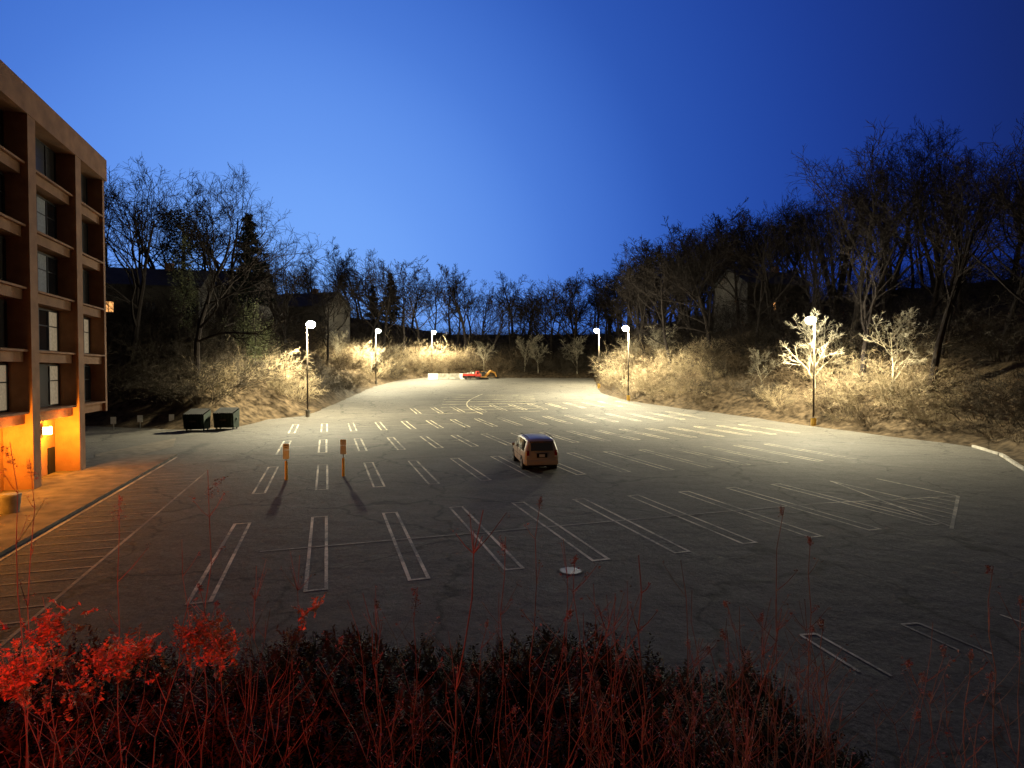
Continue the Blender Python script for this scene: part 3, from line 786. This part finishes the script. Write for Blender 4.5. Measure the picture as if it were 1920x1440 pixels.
place_sprigs(7000,(-5.0,2.9),(3.0,5.7),(-.22,-.02),(.45,.95),1)
place_sprigs(350,(-4.6,2.4),(3.6,5.2),(-.05,.08),(.6,1.0),1,.7)
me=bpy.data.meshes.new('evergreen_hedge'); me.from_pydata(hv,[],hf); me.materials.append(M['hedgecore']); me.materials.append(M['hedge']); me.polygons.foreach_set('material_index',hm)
ob=bpy.data.objects.new('evergreen_hedge',me); scene.collection.objects.link(ob)

def fromcam(px,py,Yd): r=ray(px,py); t=Yd/r.y; return (r.x*t,Yd,EYE+r.z*t)
def plume(mb,top,size,k,n=60,bend=1):
    for i in range(n):
        t=R(); a=rr(0,6.28); q=size*.35*(1-t)*R()
        c=(top[0]+math.cos(a)*q+bend*size*.5*(t**2),top[1]+math.sin(a)*q,top[2]-size*(1-t)-size*.25*t*t*abs(bend))
        leaves(mb,c,2,(.006,.006,.008),.006,k)
wd=MB()
def weed(px,py,Yd,size,k='weed',lean=0,plumed=True,branch=5,r=.0042):
    top=fromcam(px,py,Yd); base=(top[0]+lean+rr(-.1,.1),Yd+rr(-.1,.1),max(H(top[0],Yd),2.2))
    pts=[];n=9; kx=rr(.3,1.5)
    for i in range(n+1):
        t=i/n; pts.append((base[0]+(top[0]-base[0])*t**kx+.014*math.sin(i*2.1+px),base[1]+(top[1]-base[1])*t+.012*math.cos(i*1.7),base[2]+(top[2]-base[2])*t))
    wd.tube(pts,[r*(1-.65*i/n) for i in range(n+1)],5,k)
    for b in range(branch):
        i=random.randint(4,n-1); p=pts[i]; a=rr(0,6.28); L=rr(.06,.26)
        e=(p[0]+math.cos(a)*L*.7,p[1]+math.sin(a)*L*.5,p[2]+L*.8); m_=((p[0]+e[0])/2,(p[1]+e[1])/2,(p[2]+e[2])/2-.01)
        wd.tube([p,m_,e],[r*.5,r*.4,r*.25],3,k)
        leaves(wd,e,6 if plumed else 2,(.012,.012,.014),.008,k)
    if plumed: plume(wd,top,size,k,int(30+size*260),bend=rr(-1,1))
for a in ((395,880,3.2,.16),(22,828,3.0,.13),(60,860,3.2,.12),(222,925,3.4,.15),(945,1005,3.2,.10),(1012,930,3.6,.07),(1465,950,3.4,.05),(1520,1005,3.4,.05),(780,1100,3.3,.12),(1075,1040,3.2,.06),(1540,1160,3.2,.06),(1360,1180,3.0,.06),(1855,1060,3.4,.05),(1915,1120,3.1,.05),(1820,1220,3.0,.04)):
    weed(a[0],a[1],a[2],a[3],lean=rr(-.15,.15))
for a in ((905,955,3.0,.012),(1197,1040,3.1,.010),(700,1120,3.2,.0),(340,1010,3.6,0),(480,1060,3.4,0),(565,1040,3.6,0),(1060,1010,3.5,0),(1280,1050,3.2,0),(1440,1120,3.4,0)):
    weed(a[0],a[1],a[2],.1,lean=rr(-.2,.2),plumed=False,branch=9,r=.0065 if a[3] else .0035)
for i in range(130):
    px=random.choice([rr(1080,1600),rr(1080,1560),rr(750,1150),rr(0,750)]); weed(px,rr(1090,1370),rr(2.7,3.9),.04,lean=rr(-.6,.6),plumed=R()<.25,branch=random.randint(4,10),r=rr(.002,.0045))
for i in range(12): weed(rr(1600,1920),rr(1150,1380),rr(2.6,3.3),.04,lean=rr(-.3,.3),plumed=R()<.4,branch=5,r=.0028)
wd.obj('dried_goldenrod_weeds')
ft=MB()
for (px,py,n,sp) in ((95,1185,40,.05),(60,1255,60,.08),(20,1290,60,.08),(210,1245,60,.06),(250,1230,34,.05),(375,1195,60,.045),(405,1225,46,.045),(420,1250,12,.06),(160,1280,12,.06),(580,1160,8,.02),(110,1320,12,.09),(300,1285,8,.14)):
    c=fromcam(px,py,rr(2.85,3.2))
    for i in range(n):
        p=(c[0]+random.gauss(0,sp),c[1]+random.gauss(0,.06),c[2]+random.gauss(0,sp*.6))
        a=rr(-1.2,1.2); L=rr(.05,.12); e=(p[0]+math.sin(a)*L,p[1]+rr(-.03,.03),p[2]+math.cos(a)*L)
        ft.tube([p,e],[.0022,.0012],3,'redleaf')
        for q in range(7):
            t=q/6; b=(p[0]+(e[0]-p[0])*t,p[1]+(e[1]-p[1])*t,p[2]+(e[2]-p[2])*t); leaves(ft,b,2,(.004,.004,.004),.015*(1.2-.6*t),'redleaf')
ft.obj('feathery_shrub')

e=empty('red_light_stand_in',(-3.5,1.5,3.6)); m=MB(); m.tube([(0,0,-.3),(0,0,1.0)],[.03,.03],8,'pole',cap=True); m.obj('post',e)  # added post; its red light stands in for an unseen red sign
l=bpy.data.lights.new('red_lamp_light','POINT'); l.energy=150; l.color=(1,.035,.022); l.shadow_soft_size=.06
o=bpy.data.objects.new('red_lamp_light',l); scene.collection.objects.link(o); o.parent=e; o.location=(0,0,1.15)

# ------------------------------------------------------------ sky
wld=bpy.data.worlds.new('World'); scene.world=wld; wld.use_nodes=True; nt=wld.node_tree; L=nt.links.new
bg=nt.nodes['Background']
tc=node(nt,'ShaderNodeTexCoord'); dt=node(nt,'ShaderNodeVectorMath',operation='DOT_PRODUCT'); nv=node(nt,'ShaderNodeVectorMath',operation='NORMALIZE')
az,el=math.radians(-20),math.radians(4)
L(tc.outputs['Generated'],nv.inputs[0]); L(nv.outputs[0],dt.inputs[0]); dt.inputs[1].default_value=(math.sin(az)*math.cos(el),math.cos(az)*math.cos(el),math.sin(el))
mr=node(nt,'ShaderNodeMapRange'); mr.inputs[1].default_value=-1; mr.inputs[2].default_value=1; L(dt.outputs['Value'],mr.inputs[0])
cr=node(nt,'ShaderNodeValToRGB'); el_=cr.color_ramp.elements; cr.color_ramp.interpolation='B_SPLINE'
# away from the afterglow, an added brownish fill brightens van rear, weeds and hedge
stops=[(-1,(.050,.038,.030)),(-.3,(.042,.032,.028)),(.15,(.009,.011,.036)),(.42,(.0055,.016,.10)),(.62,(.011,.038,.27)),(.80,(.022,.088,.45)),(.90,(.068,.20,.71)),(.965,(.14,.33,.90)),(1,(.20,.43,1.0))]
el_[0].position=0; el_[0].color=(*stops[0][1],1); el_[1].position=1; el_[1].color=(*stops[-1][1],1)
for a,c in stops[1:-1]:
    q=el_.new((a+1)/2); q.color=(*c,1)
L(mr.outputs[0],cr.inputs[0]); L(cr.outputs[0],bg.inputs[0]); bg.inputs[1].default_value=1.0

# ------------------------------------------------------------ camera
cam=bpy.data.cameras.new('camera'); co=bpy.data.objects.new('camera',cam); scene.collection.objects.link(co); scene.camera=co
cam.sensor_width=36; cam.lens=F/1920*36; cam.clip_end=3000; cam.clip_start=.05
co.location=(0,0,EYE); co.rotation_euler=(math.pi/2-PITCH,0,0)
